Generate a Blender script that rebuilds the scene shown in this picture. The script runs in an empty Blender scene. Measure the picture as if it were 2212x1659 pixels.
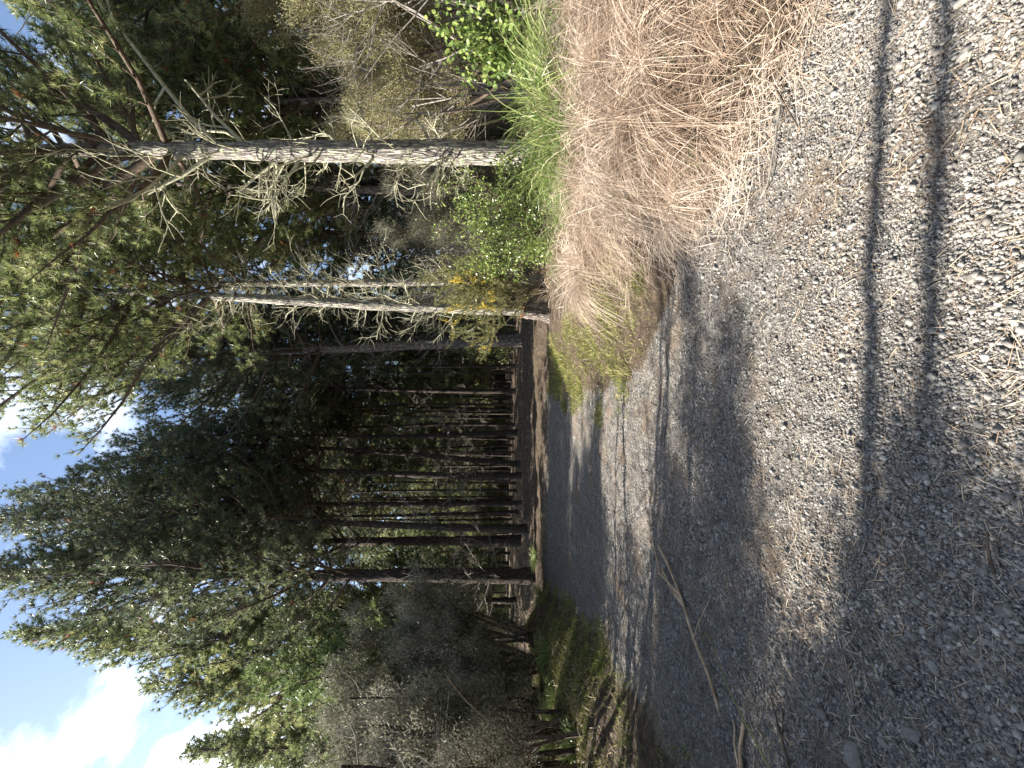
import bpy, math, random
import numpy as np
S = bpy.context.scene
RNG = np.random.default_rng(7)
R = math.radians

# ------------------------------------------------------------------ camera
CAM_H = 1.5
cam_d = bpy.data.cameras.new("camera")
cam = bpy.data.objects.new("camera", cam_d)
S.collection.objects.link(cam)
S.camera = cam
from mathutils import Matrix, Vector
# the photograph was taken with the phone held upright and stored on its side: world up points to image left
cam.matrix_world = Matrix(((0, 1, 0, 0), (0, 0, -1, 0), (-1, 0, 0, CAM_H), (0, 0, 0, 1)))
cam_d.sensor_width = 36
cam_d.lens = 36 * 870 / 2212
cam_d.shift_x = 16 / 2212
cam_d.clip_start = 0.05
cam_d.clip_end = 3000
S.render.resolution_x = 1024
S.render.resolution_y = 768

# ------------------------------------------------------------------ sky and sun
SUN_EL, SUN_FWD = 36, 4                     # degrees above the horizon; degrees ahead of due left
sun_dir = Vector((-math.cos(R(SUN_EL)) * math.cos(R(SUN_FWD)), math.cos(R(SUN_EL)) * math.sin(R(SUN_FWD)), math.sin(R(SUN_EL))))
w = bpy.data.worlds.new("World"); S.world = w; w.use_nodes = True
nt = w.node_tree; nt.nodes.clear()
def N(nt, t, **k):
    n = nt.nodes.new(t)
    for a, b in k.items():
        if a == 'i':
            for q, v in b.items(): n.inputs[q].default_value = v
        else: setattr(n, a, b)
    return n
sky = N(nt, 'ShaderNodeTexSky', sky_type='NISHITA', sun_disc=False)
sky.sun_elevation = R(SUN_EL)
sky.sun_rotation = math.atan2(sun_dir.x, sun_dir.y)
sky.air_density = 1.0; sky.dust_density = 0.9; sky.ozone_density = 0.8
tc = N(nt, 'ShaderNodeTexCoord')
mp = N(nt, 'ShaderNodeMapping'); mp.inputs['Scale'].default_value = (1, 1, 2.2); mp.inputs['Location'].default_value = (.75, .3, .12)
nz = N(nt, 'ShaderNodeTexNoise', i={'Scale': 3.2, 'Detail': 8, 'Roughness': 0.55})
rp = N(nt, 'ShaderNodeValToRGB'); rp.color_ramp.elements[0].position = .63; rp.color_ramp.elements[1].position = .78
# a bank of cloud low on the left
dp = N(nt, 'ShaderNodeVectorMath', operation='DOT_PRODUCT'); cd = Vector((-1.12, 1, .60)).normalized(); dp.inputs[1].default_value = cd
mr = N(nt, 'ShaderNodeMapRange', i={'From Min': .970, 'From Max': .998}); mr.interpolation_type = 'SMOOTHSTEP'
ad = N(nt, 'ShaderNodeMath', operation='MULTIPLY_ADD', i={1: .40})
mx = N(nt, 'ShaderNodeMix', data_type='RGBA')
mx.inputs[7].default_value = (11, 11.6, 12.4, 1)
bgn = N(nt, 'ShaderNodeBackground', i={'Strength': 0.088})
out = N(nt, 'ShaderNodeOutputWorld')
L = nt.links.new
mp2 = N(nt, 'ShaderNodeMapping'); mp2.inputs['Scale'].default_value = (2.2, 2.2, 3.5); mp2.inputs['Location'].default_value = (3.1, 1.7, .4)
nz2 = N(nt, 'ShaderNodeTexNoise', i={'Scale': 2.2, 'Detail': 9, 'Roughness': 0.6}); rp2 = N(nt, 'ShaderNodeValToRGB'); rp2.color_ramp.elements[0].position = .50; rp2.color_ramp.elements[1].position = .78; rp2.color_ramp.elements[1].color = (.6, .6, .6, 1)
mxx = N(nt, 'ShaderNodeMath', operation='MAXIMUM'); L(tc.outputs['Generated'], mp2.inputs[0]); L(mp2.outputs[0], nz2.inputs['Vector']); L(nz2.outputs['Fac'], rp2.inputs[0]); L(rp2.outputs[0], mxx.inputs[1])
L(tc.outputs['Generated'], mp.inputs[0]); L(mp.outputs[0], nz.inputs['Vector'])
L(tc.outputs['Generated'], dp.inputs[0]); L(dp.outputs['Value'], mr.inputs['Value'])
L(mr.outputs[0], ad.inputs[0]); L(nz.outputs['Fac'], ad.inputs[2]); L(ad.outputs[0], rp.inputs[0])
L(rp.outputs[0], mxx.inputs[0]); L(mxx.outputs[0], mx.inputs[0]); L(sky.outputs[0], mx.inputs[6]); L(mx.outputs[2], bgn.inputs[0]); L(bgn.outputs[0], out.inputs[0])

sl = bpy.data.lights.new("sun", 'SUN'); sl.energy = 5.0; sl.angle = R(0.5); sl.color = (1, .93, .82)
so = bpy.data.objects.new("sun", sl); S.collection.objects.link(so)
so.rotation_euler = sun_dir.to_track_quat('Z', 'Y').to_euler(); so.location = (-30, 0, 30)
S.view_settings.view_transform = 'Standard'; S.view_settings.look = 'None'
S.view_settings.exposure = 1.82; S.view_settings.gamma = 1
S.cycles.max_bounces = 4; S.cycles.diffuse_bounces = 2; S.cycles.transmission_bounces = 2; S.cycles.transparent_max_bounces = 4
S.cycles.glossy_bounces = 2

# ------------------------------------------------------------------ helpers
COL = S.collection
def tag(o, label=None, cat=None, group=None, kind=None):
    if label: o['label'] = label
    if cat: o['category'] = cat
    if group: o['group'] = group
    if kind: o['kind'] = kind
    return o
def empty(name, loc, label, cat, group=None):
    o = bpy.data.objects.new(name, None); COL.objects.link(o); o.location = loc; o.empty_display_size = .2
    return tag(o, label, cat, group)
class MB:
    """collects vertices, faces and one float per vertex; builds ONE mesh object"""
    def __init__(s): s.V = []; s.F3 = []; s.F4 = []; s.A = []; s.n = 0
    def add(s, V, F, a=0.5):
        V = np.asarray(V, dtype=np.float32).reshape(-1, 3); F = np.asarray(F, dtype=np.int64)
        s.V.append(V); s.A.append(np.broadcast_to(np.asarray(a, dtype=np.float32), (len(V),)))
        (s.F3 if F.shape[1] == 3 else s.F4).append(F + s.n); s.n += len(V)
    def build(s, name, mat, parent=None, smooth=False):
        V = np.concatenate(s.V); A = np.concatenate(s.A)
        me = bpy.data.meshes.new(name)
        f3 = np.concatenate(s.F3) if s.F3 else np.zeros((0, 3), int); f4 = np.concatenate(s.F4) if s.F4 else np.zeros((0, 4), int)
        me.vertices.add(len(V)); me.vertices.foreach_set('co', V.ravel())
        idx = np.concatenate([f3.ravel(), f4.ravel()]).astype(np.int32)
        tot = np.concatenate([np.full(len(f3), 3), np.full(len(f4), 4)]).astype(np.int32)
        st = np.concatenate([[0], np.cumsum(tot)[:-1]]).astype(np.int32)
        me.loops.add(len(idx)); me.loops.foreach_set('vertex_index', idx)
        me.polygons.add(len(tot)); me.polygons.foreach_set('loop_start', st); me.polygons.foreach_set('loop_total', tot)
        if smooth: me.polygons.foreach_set('use_smooth', np.ones(len(tot), dtype=bool))
        at = me.attributes.new('var', 'FLOAT', 'POINT'); at.data.foreach_set('value', A.astype(np.float32))
        me.update(calc_edges=True)
        me.materials.append(mat)
        o = bpy.data.objects.new(name, me); COL.objects.link(o)
        if parent: o.parent = parent
        return o
def unit(v): return v / (np.linalg.norm(v, axis=-1, keepdims=True) + 1e-9)
def tube(mb, pts, rad, sides=5, a=.5, rough=0.0, rng=RNG):
    pts = np.asarray(pts, float); rad = np.asarray(rad, float); n = len(pts)
    t = np.gradient(pts, axis=0); t = unit(t)
    ref = np.array([1., 0, 0]) if abs(t[0][2]) > .7 else np.array([0, 0, 1.])
    b = unit(np.cross(t, ref)); c = np.cross(t, b)
    th = np.arange(sides) / sides * 2 * np.pi
    rr = rad[:, None] * (1 + (rng.normal(0, rough, (n, sides)) if rough else 0))
    V = pts[:, None] + rr[..., None] * (np.cos(th)[None, :, None] * b[:, None] + np.sin(th)[None, :, None] * c[:, None])
    i = np.arange(n - 1)[:, None] * sides; j = np.arange(sides)[None]; k = (j + 1) % sides
    F = np.stack([i + j, i + k, i + sides + k, i + sides + j], -1).reshape(-1, 4)
    mb.add(V.reshape(-1, 3), F, a)
def needles(mb, P, D, ln, wd, n, spread, rng=RNG, droop=0.0):
    """n thin triangular needles per tuft at points P heading about D"""
    m = len(P)
    if not m: return
    P = np.repeat(P, n, 0); D = np.repeat(D, n, 0)
    d = unit(D + rng.normal(0, spread, (m * n, 3))); d[:, 2] -= droop; d = unit(d)
    l = ln * rng.uniform(.6, 1.15, (m * n, 1))
    s = unit(np.cross(d, rng.normal(0, 1, (m * n, 3)))) * wd * .5
    V = np.stack([P - s, P + s, P + d * l], 1)
    F = np.arange(m * n * 3).reshape(-1, 3)
    a = np.repeat(rng.uniform(0, 1, m), n * 3)
    mb.add(V.reshape(-1, 3), F, a)
def blades(mb, P, D, ln, wd, rng=RNG, droop=.6, seg=3, a=None):
    """curved grass ribbons: arrays P, D (unit), ln, wd"""
    m = len(P); ln = np.broadcast_to(ln, (m,)); wd = np.broadcast_to(wd, (m,)); dr = np.broadcast_to(droop, (m,))
    s = unit(np.cross(D, np.array([0, 0, 1.])) + rng.normal(0, .35, (m, 3)))
    rows = []
    for k in range(seg + 1):
        t = k / seg
        c = P + D * (ln * t)[:, None]; c[:, 2] -= dr * ln * t * t
        ww = (wd * (1 - t) ** .6 * .5 + .0004)[:, None]
        rows.append(np.stack([c - s * ww, c + s * ww], 1))
    V = np.stack(rows, 1).reshape(m, -1, 3)
    b = np.arange(m)[:, None, None] * (2 * (seg + 1)); q = np.arange(seg)[None, :, None] * 2
    F = (b + q + np.array([0, 1, 3, 2])[None, None]).reshape(-1, 4)
    if a is None: a = rng.uniform(0, 1, m)
    mb.add(V.reshape(-1, 3), F, np.repeat(a, 2 * (seg + 1)))
def leaves(mb, P, D, ln, wd, rng=RNG, a=None):
    """small folded oval leaves"""
    m = len(P); ln = np.broadcast_to(ln, (m,))[:, None]; wd = np.broadcast_to(wd, (m,))[:, None]
    s = unit(np.cross(D, rng.normal(0, 1, (m, 3)))); nn = np.cross(D, s)
    V = np.stack([P, P + D * ln * .35 + s * wd * .5 + nn * wd * .12, P + D * ln * .75 + s * wd * .38 + nn * wd * .1, P + D * ln,
                  P + D * ln * .75 - s * wd * .38 + nn * wd * .1, P + D * ln * .35 - s * wd * .5 + nn * wd * .12], 1)
    b = np.arange(m)[:, None] * 6
    F = np.concatenate([b + np.array([0, 1, 2, 3])[None], b + np.array([0, 3, 4, 5])[None]], 0)
    if a is None: a = rng.uniform(0, 1, m)
    mb.add(V.reshape(-1, 3), F, np.repeat(a, 6))

# value noise
_G = np.random.default_rng(3).uniform(-1, 1, (256, 256))
def vnoise(x, y):
    xi = np.floor(x).astype(int); yi = np.floor(y).astype(int); fx = x - xi; fy = y - yi
    fx = fx * fx * (3 - 2 * fx); fy = fy * fy * (3 - 2 * fy)
    g = lambda a, b: _G[a % 256, b % 256]
    return (g(xi, yi) * (1 - fx) + g(xi + 1, yi) * fx) * (1 - fy) + (g(xi, yi + 1) * (1 - fx) + g(xi + 1, yi + 1) * fx) * fy
def fbm(x, y, o=4):
    r = 0; a = 1
    for k in range(o): r = r + a * vnoise(x * 2 ** k + 17 * k, y * 2 ** k + 9 * k); a *= .5
    return r

def px(y, v, Y):                       # a spot of the photograph (its y down, v to the right, 2212 wide) at depth Y
    return np.array([(829.5 - y) / 870 * Y, Y, CAM_H - (v - 1090) / 870 * Y])

# ------------------------------------------------------------------ terrain
RE_Y = [-20, 0, 1.84, 2.14, 2.56, 3.35, 3.95, 4.35, 7, 11.9, 14]; RE_X = [2.6, 2.1, 1.75, 1.55, 1.26, 1.04, .45, 0, -.3, -.5, -.2]
LE_Y = [-20, 1.0, 3.18, 4.2, 5.4, 7.25, 13, 15]; LE_X = [-4.5, -3.3, -3.0, -3.2, -3.55, -4.1, -6.3, -7.5]
PR_Y = [-50, 8.2, 12, 15, 20, 28, 40, 60, 85, 120, 200, 420]; PR_Z = [0, 0, .19, .465, .695, .856, 1.0, 1.5, 5.5, 14, 32, 50]
def sstep(x, a, b):
    t = np.clip((x - a) / (b - a), 0, 1); return t * t * (3 - 2 * t)
def T(x, y, fine=True):
    x = np.asarray(x, float); y = np.asarray(y, float)
    z = np.interp(y, PR_Y, PR_Z)
    re = np.interp(y, RE_Y, RE_X) + .12 * fbm(y * 1.3, y * 0 + 5, 3); le = np.interp(y, LE_Y, LE_X) + .2 * fbm(y * 1.1, y * 0 + 2, 3)
    dr = x - re; dl = le - x
    near = 1 - sstep(y, 8.5, 12.5)
    z = z + near * (.50 * sstep(dr, .1, 2.2) + .25 * sstep(dr, 2, 5)) * (.45 + .55 * sstep(y, 1.2, 3.0))
    z = z + (1 - sstep(y, 12, 17)) * sstep(dl, -.1, 1.6) * (.08 + .42 * sstep(y, 3, 8.5)) * (1 + .35 * fbm(x * .9 + 3, y * .9, 2))
    off = np.maximum(sstep(dr, 0, .6), sstep(dl, 0, .6))
    off = np.maximum(off, sstep(y, 12, 14))
    z = z + off * (.07 * fbm(x * 1.1, y * 1.1, 4) + .05 * fbm(x * .35 + 9, y * .35, 2))
    # low ridges of pushed-up litter that cross the far end of the clearing
    z = z + .14 * np.exp(-((y - 13.2 - .12 * x) / .5) ** 2) * sstep(x, -7, -3) * (1 - sstep(x, 3, 6))
    z = z + .12 * np.exp(-((y - 17.5 + .1 * x) / .8) ** 2) * sstep(x, -6, -3)
    if fine:
        z = z + .016 * fbm(x * 2.2, y * 2.2, 4) + .012 * fbm(x * .8, y * 3.0, 3) + .007 * fbm(x * 13, y * 13, 2)
    return z
def edges(x, y):
    re = np.interp(y, RE_Y, RE_X) + .12 * fbm(y * 1.3, y * 0 + 5, 3); le = np.interp(y, LE_Y, LE_X) + .2 * fbm(y * 1.1, y * 0 + 2, 3)
    return x - re, le - x

# ------------------------------------------------------------------ materials
def newmat(name):
    m = bpy.data.materials.new(name); m.use_nodes = True; nt = m.node_tree; nt.nodes.clear()
    return m, nt, nt.links.new, N(nt, 'ShaderNodeOutputMaterial')
def ramp(nt, stops):
    r = N(nt, 'ShaderNodeValToRGB'); e = r.color_ramp.elements
    while len(e) < len(stops): e.new(.5)
    for q, (p, c) in zip(e, stops): q.position = p; q.color = (*c, 1)
    return r
def leafmat(name, stops, trans=.3, rough=.5, spec=.4, clump=.5, dead=None):
    m, nt, L, out = newmat(name)
    at = N(nt, 'ShaderNodeAttribute', attribute_name='var')
    ge = N(nt, 'ShaderNodeNewGeometry'); nz = N(nt, 'ShaderNodeTexNoise', i={'Scale': clump, 'Detail': 3})
    L(ge.outputs['Position'], nz.inputs['Vector'])
    sc = N(nt, 'ShaderNodeMath', operation='MULTIPLY_ADD', i={1: 1.2, 2: -.6}); L(nz.outputs['Fac'], sc.inputs[0])
    ad = N(nt, 'ShaderNodeMath', operation='ADD', use_clamp=True); L(at.outputs['Fac'], ad.inputs[0]); L(sc.outputs[0], ad.inputs[1])
    r = ramp(nt, stops); L(ad.outputs[0], r.inputs[0])
    if dead:
        gt = N(nt, 'ShaderNodeMath', operation='GREATER_THAN', i={1: 1 - dead}); L(at.outputs['Fac'], gt.inputs[0])
        dm = N(nt, 'ShaderNodeMix', data_type='RGBA'); dm.inputs[7].default_value = (.30, .12, .05, 1); L(gt.outputs[0], dm.inputs[0]); L(r.outputs[0], dm.inputs[6])
        class _r: outputs = [dm.outputs[2]]
        r = _r
    p = N(nt, 'ShaderNodeBsdfPrincipled', i={'Roughness': rough, 'Specular IOR Level': spec}); L(r.outputs[0], p.inputs['Base Color'])
    tr = N(nt, 'ShaderNodeBsdfTranslucent'); L(r.outputs[0], tr.inputs[0])
    mx = N(nt, 'ShaderNodeMixShader', i={0: trans}); L(p.outputs[0], mx.inputs[1]); L(tr.outputs[0], mx.inputs[2]); L(mx.outputs[0], out.inputs[0])
    return m
M = {}
M['pine'] = leafmat('pine_needles', [(0, (.085, .115, .045)), (.4, (.17, .215, .08)), (.75, (.28, .32, .125)), (1, (.42, .43, .20))], .45, .4, .6, dead=.012)
M['pine_shaded'] = leafmat('shaded_pine_needles', [(0, (.06, .085, .045)), (.5, (.115, .145, .075)), (1, (.23, .25, .12))], .42, .4, .6, dead=.006)  # darker copy of the pine needles, shade put into the colour
M['pine_far_lit'] = leafmat('lit_far_pine_needles', [(0, (.10, .13, .06)), (.5, (.23, .27, .12)), (1, (.42, .44, .20))], .5)  # paler copy of the needles, the far wood's sunlight put into the colour
M['young'] = leafmat('young_pine_needles', [(0, (.10, .15, .06)), (1, (.22, .29, .10))], .35)
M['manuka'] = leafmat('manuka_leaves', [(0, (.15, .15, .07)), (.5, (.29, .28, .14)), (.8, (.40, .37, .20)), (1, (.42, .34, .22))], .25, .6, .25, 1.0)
M['manuka_shaded'] = leafmat('shaded_manuka_leaves', [(0, (.12, .12, .085)), (.5, (.23, .225, .16)), (1, (.38, .36, .28))], .25, .6, .25, 1.0)  # greyer copy of the manuka leaves, shade and haze put into the colour
M['broad'] = leafmat('broad_leaves', [(0, (.09, .14, .04)), (.5, (.17, .25, .065)), (1, (.32, .38, .11))], .35, .3, .6, 1.5)
M['gorse'] = leafmat('gorse_spines', [(0, (.14, .15, .06)), (.6, (.26, .27, .11)), (1, (.38, .35, .18))], .25, .6, .3, 2)
M['flower'] = leafmat('yellow_flowers', [(0, (.72, .47, .03)), (1, (.85, .64, .07))], .3)
M['green_grass'] = leafmat('green_grass', [(0, (.10, .16, .045)), (.6, (.22, .30, .09)), (1, (.42, .44, .20))], .35, .35, .6, 1.5)
M['dry_grass'] = leafmat('dry_grass', [(0, (.19, .13, .09)), (.4, (.34, .255, .19)), (.75, (.50, .405, .32)), (1, (.72, .64, .55))], .25, .5, .35, 1.2)
M['moss'] = leafmat('moss_blades', [(0, (.09, .12, .03)), (.4, (.19, .22, .055)), (.75, (.34, .34, .10)), (1, (.46, .38, .24))], .3, .7, .2, 3)
M['litter'] = leafmat('fallen_needles', [(0, (.18, .12, .08)), (.5, (.38, .29, .20)), (1, (.62, .53, .40))], .1, dead=.03) if 0 else leafmat('fallen_needles', [(0, (.18, .12, .08)), (.5, (.38, .29, .20)), (1, (.62, .53, .40))], .1, .6, .3, 3)
def barkmat(name, c0, c1, c2, zs=.13, sc=22, bump=1.0, lichen=0.0):
    m, nt, L, out = newmat(name)
    ge = N(nt, 'ShaderNodeNewGeometry'); mp = N(nt, 'ShaderNodeMapping'); mp.inputs['Scale'].default_value = (1, 1, zs); L(ge.outputs['Position'], mp.inputs[0])
    n0 = N(nt, 'ShaderNodeTexNoise', i={'Scale': 5, 'Detail': 4}); L(mp.outputs[0], n0.inputs['Vector'])
    ds = N(nt, 'ShaderNodeVectorMath', operation='MULTIPLY_ADD'); ds.inputs[1].default_value = (.22, .22, .10); L(n0.outputs['Color'], ds.inputs[0]); L(mp.outputs[0], ds.inputs[2])
    vo = N(nt, 'ShaderNodeTexVoronoi', feature='DISTANCE_TO_EDGE', i={'Scale': sc}); L(ds.outputs[0], vo.inputs['Vector'])
    nz = N(nt, 'ShaderNodeTexNoise', i={'Scale': 30, 'Detail': 6, 'Roughness': .7}); L(mp.outputs[0], nz.inputs['Vector'])
    h = N(nt, 'ShaderNodeMapRange', i={'From Max': .30, 'To Max': .7}); L(vo.outputs['Distance'], h.inputs['Value'])
    mu = N(nt, 'ShaderNodeMath', operation='MULTIPLY_ADD', i={1: .6}); L(nz.outputs['Fac'], mu.inputs[0]); L(h.outputs[0], mu.inputs[2])
    r = ramp(nt, [(.12, c0), (.6, c1), (1.0, c2)]); L(mu.outputs[0], r.inputs[0])
    col = r.outputs[0]
    if lichen:
        n2 = N(nt, 'ShaderNodeTexNoise', i={'Scale': 9, 'Detail': 6, 'Roughness': .65}); L(ge.outputs['Position'], n2.inputs['Vector'])
        r2 = ramp(nt, [(.62 - lichen * .2, (0, 0, 0)), (.70 - lichen * .2, (1, 1, 1))]); L(n2.outputs['Fac'], r2.inputs[0])
        m2 = N(nt, 'ShaderNodeMix', data_type='RGBA'); m2.inputs[7].default_value = (.40, .42, .29, 1); L(r2.outputs[0], m2.inputs[0]); L(col, m2.inputs[6]); col = m2.outputs[2]
    p = N(nt, 'ShaderNodeBsdfPrincipled', i={'Roughness': .9, 'Specular IOR Level': .15}); L(col, p.inputs['Base Color'])
    b = N(nt, 'ShaderNodeBump', i={'Strength': bump, 'Distance': .05}); L(mu.outputs[0], b.inputs['Height']); L(b.outputs[0], p.inputs['Normal']); L(p.outputs[0], out.inputs[0])
    return m
M['bark'] = barkmat('pine_bark', (.035, .028, .024), (.20, .165, .15), (.36, .31, .28), lichen=.25)
M['bark_pale'] = barkmat('pale_bark', (.05, .043, .04), (.24, .215, .20), (.42, .385, .36), lichen=.5)
M['bark_shaded'] = barkmat('shaded_bark', (.018, .014, .012), (.06, .048, .042), (.12, .098, .085))  # darker copy of the pine bark, shade under the crowns put into the colour
M['stub'] = barkmat('broken_wood', (.18, .08, .04), (.40, .22, .13), (.55, .38, .25), sc=30, zs=.2, bump=.4)

def woodmat(name, c0, c1, sc=14):
    m, nt, L, out = newmat(name); ge = N(nt, 'ShaderNodeNewGeometry'); nz = N(nt, 'ShaderNodeTexNoise', i={'Scale': sc, 'Detail': 6, 'Roughness': .7}); L(ge.outputs['Position'], nz.inputs['Vector'])
    r = ramp(nt, [(.35, c0), (.65, c1)]); L(nz.outputs['Fac'], r.inputs[0]); p = N(nt, 'ShaderNodeBsdfPrincipled', i={'Roughness': .85, 'Specular IOR Level': .2}); L(r.outputs[0], p.inputs['Base Color'])
    b = N(nt, 'ShaderNodeBump', i={'Strength': .4, 'Distance': .01}); L(nz.outputs['Fac'], b.inputs['Height']); L(b.outputs[0], p.inputs['Normal']); L(p.outputs[0], out.inputs[0]); return m
M['limb'] = woodmat('limb_bark', (.05, .036, .028), (.15, .115, .09))
M['lichen_twig'] = woodmat('lichened_twigs', (.24, .22, .16), (.50, .50, .36))
M['dead_twig'] = woodmat('dead_twigs', (.11, .095, .08), (.34, .31, .28))
M['cane'] = woodmat('dry_cane', (.30, .20, .13), (.58, .45, .32))
def groundmat():
    m, nt, L, out = newmat('track_ground')
    ge = N(nt, 'ShaderNodeNewGeometry')
    def noise(s, d=6, r=.6, k='Fac'):
        n = N(nt, 'ShaderNodeTexNoise', i={'Scale': s, 'Detail': d, 'Roughness': r}); L(ge.outputs['Position'], n.inputs['Vector']); return n.outputs[k]
    def mix(f, a, b):
        x = N(nt, 'ShaderNodeMix', data_type='RGBA'); L(f, x.inputs[0])
        for s, q in ((6, a), (7, b)):
            if isinstance(q, tuple): x.inputs[s].default_value = (*q, 1)
            else: L(q, x.inputs[s])
        return x.outputs[2]
    # gravel: little stones of several greys with dark gaps
    v1 = N(nt, 'ShaderNodeTexVoronoi', i={'Scale': 75}); L(ge.outputs['Position'], v1.inputs['Vector'])
    v2 = N(nt, 'ShaderNodeTexVoronoi', i={'Scale': 170}); L(ge.outputs['Position'], v2.inputs['Vector'])
    sx = N(nt, 'ShaderNodeSeparateColor'); L(v1.outputs['Color'], sx.inputs[0])
    g1 = ramp(nt, [(0, (.07, .066, .061)), (.4, (.20, .190, .176)), (.8, (.34, .325, .30)), (1, (.62, .60, .57))]); L(sx.outputs[0], g1.inputs[0])
    sy = N(nt, 'ShaderNodeSeparateColor'); L(v2.outputs['Color'], sy.inputs[0])
    g2 = ramp(nt, [(0, (.12, .107, .094)), (1, (.36, .335, .30))]); L(sy.outputs[1], g2.inputs[0])
    f = N(nt, 'ShaderNodeMapRange', i={'From Min': .42, 'From Max': .55}); L(noise(7), f.inputs['Value'])
    grav = mix(f.outputs[0], g2.outputs[0], g1.outputs[0])
    dk = ramp(nt, [(.36, (.42, .41, .40)), (.52, (.95, .95, .95)), (.7, (1.3, 1.28, 1.25))]); L(noise(22, 8, .85), dk.inputs[0])
    dm = N(nt, 'ShaderNodeMix', data_type='RGBA', blend_type='MULTIPLY', i={0: .85}); L(grav, dm.inputs[6]); L(dk.outputs[0], dm.inputs[7]); grav = dm.outputs[2]
    dk2 = ramp(nt, [(.38, (.55, .54, .54)), (.5, (1, 1, 1)), (.66, (1.35, 1.32, 1.28))]); L(noise(5, 8, .8), dk2.inputs[0])
    dm2 = N(nt, 'ShaderNodeMix', data_type='RGBA', blend_type='MULTIPLY', i={0: .8}); L(grav, dm2.inputs[6]); L(dk2.outputs[0], dm2.inputs[7]); grav = dm2.outputs[2]
    # needle litter drifting over gravel
    lf = N(nt, 'ShaderNodeMapRange', i={'From Min': .50, 'From Max': .66, 'To Max': .75}); L(noise(1.6, 8, .7), lf.inputs['Value'])
    nn = ramp(nt, [(.3, (.12, .08, .055)), (.7, (.34, .25, .17))]); L(noise(55, 4, .8), nn.inputs[0])
    grav = mix(lf.outputs[0], grav, nn.outputs[0])
    floor = ramp(nt, [(.28, (.03, .022, .016)), (.5, (.10, .075, .053)), (.75, (.26, .20, .14))]); L(noise(11, 9, .78), floor.inputs[0])
    moss = ramp(nt, [(.3, (.05, .055, .016)), (.55, (.13, .14, .035)), (.8, (.24, .25, .06))]); L(noise(9, 8, .75), moss.inputs[0])
    zf = N(nt, 'ShaderNodeAttribute', attribute_name='floor_amount'); zm = N(nt, 'ShaderNodeAttribute', attribute_name='moss_amount')
    def sharpen(a, s=9):
        q = N(nt, 'ShaderNodeMath', operation='MULTIPLY_ADD', i={1: 1.0}); L(noise(s, 6, .7), q.inputs[0]); L(a, q.inputs[2])
        r = N(nt, 'ShaderNodeMapRange', i={'From Min': .85, 'From Max': 1.1}); L(q.outputs[0], r.inputs['Value']); return r.outputs[0]
    c = mix(sharpen(zf.outputs['Fac']), grav, floor.outputs[0]); c = mix(sharpen(zm.outputs['Fac'], 5), c, moss.outputs[0])
    p = N(nt, 'ShaderNodeBsdfPrincipled', i={'Roughness': .92, 'Specular IOR Level': .2}); L(c, p.inputs['Base Color'])
    h1 = N(nt, 'ShaderNodeMath', operation='MULTIPLY', i={1: -1.0}); L(v1.outputs['Distance'], h1.inputs[0])
    h2 = N(nt, 'ShaderNodeMath', operation='MULTIPLY_ADD', i={1: 1.2}); L(noise(40, 6, .75), h2.inputs[0]); L(h1.outputs[0], h2.inputs[2])
    b = N(nt, 'ShaderNodeBump', i={'Strength': 1.0, 'Distance': .014}); L(h2.outputs[0], b.inputs['Height'])
    b2 = N(nt, 'ShaderNodeBump', i={'Strength': 1.0, 'Distance': .10}); L(noise(6, 6, .7), b2.inputs['Height']); L(b.outputs[0], b2.inputs['Normal'])
    L(b2.outputs[0], p.inputs['Normal']); L(p.outputs[0], out.inputs[0])
    return m
def stonemat():
    m, nt, L, out = newmat('stone')
    at = N(nt, 'ShaderNodeAttribute', attribute_name='var'); ge = N(nt, 'ShaderNodeNewGeometry')
    r = ramp(nt, [(0, (.09, .085, .08)), (.35, (.20, .188, .174)), (.8, (.34, .325, .30)), (1, (.58, .56, .53))]); L(at.outputs['Fac'], r.inputs[0])
    n = N(nt, 'ShaderNodeTexNoise', i={'Scale': 90, 'Detail': 5}); L(ge.outputs['Position'], n.inputs['Vector'])
    mm = N(nt, 'ShaderNodeMix', data_type='RGBA', blend_type='MULTIPLY', i={0: .6}); L(r.outputs[0], mm.inputs[6])
    r2 = ramp(nt, [(.3, (.6, .58, .55)), (.7, (1.2, 1.2, 1.2))]); L(n.outputs['Fac'], r2.inputs[0]); L(r2.outputs[0], mm.inputs[7])
    p = N(nt, 'ShaderNodeBsdfPrincipled', i={'Roughness': .8, 'Specular IOR Level': .3}); L(mm.outputs[2], p.inputs['Base Color'])
    b = N(nt, 'ShaderNodeBump', i={'Strength': .4, 'Distance': .004}); L(n.outputs['Fac'], b.inputs['Height']); L(b.outputs[0], p.inputs['Normal']); L(p.outputs[0], out.inputs[0])
    return m
M['ground'] = groundmat(); M['stone'] = stonemat()

# ------------------------------------------------------------------ ground sheet
ys = np.concatenate([np.linspace(-260, -12, 16), np.linspace(-10, .6, 40), np.exp(np.linspace(math.log(.65), math.log(20), 520)), np.exp(np.linspace(math.log(20.5), math.log(420), 90))])
us = np.concatenate([-np.exp(np.linspace(math.log(3.5), 0, 60)), np.linspace(-1, 1, 460)[1:-1], np.exp(np.linspace(0, math.log(3.5), 60))])
YY, UU = np.meshgrid(ys, us, indexing='ij')
XX = UU * (np.clip(np.abs(YY), 2.2, None) * 1.05 + .6)
ZZ = T(XX, YY)
mb = MB(); nr, nc = XX.shape
ii = np.arange(nr - 1)[:, None] * nc + np.arange(nc - 1)[None]
mb.add(np.stack([XX, YY, ZZ], -1).reshape(-1, 3), np.stack([ii, ii + 1, ii + nc + 1, ii + nc], -1).reshape(-1, 4))
ground = mb.build('ground', M['ground'], smooth=True); tag(ground, 'gravel clearing and forest floor', kind='structure')
dr, dl = edges(XX, YY)
fl = np.maximum.reduce([sstep(dr, -.15, .4), sstep(dl, -.1, .5), sstep(YY, 10.5, 14)])
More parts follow.
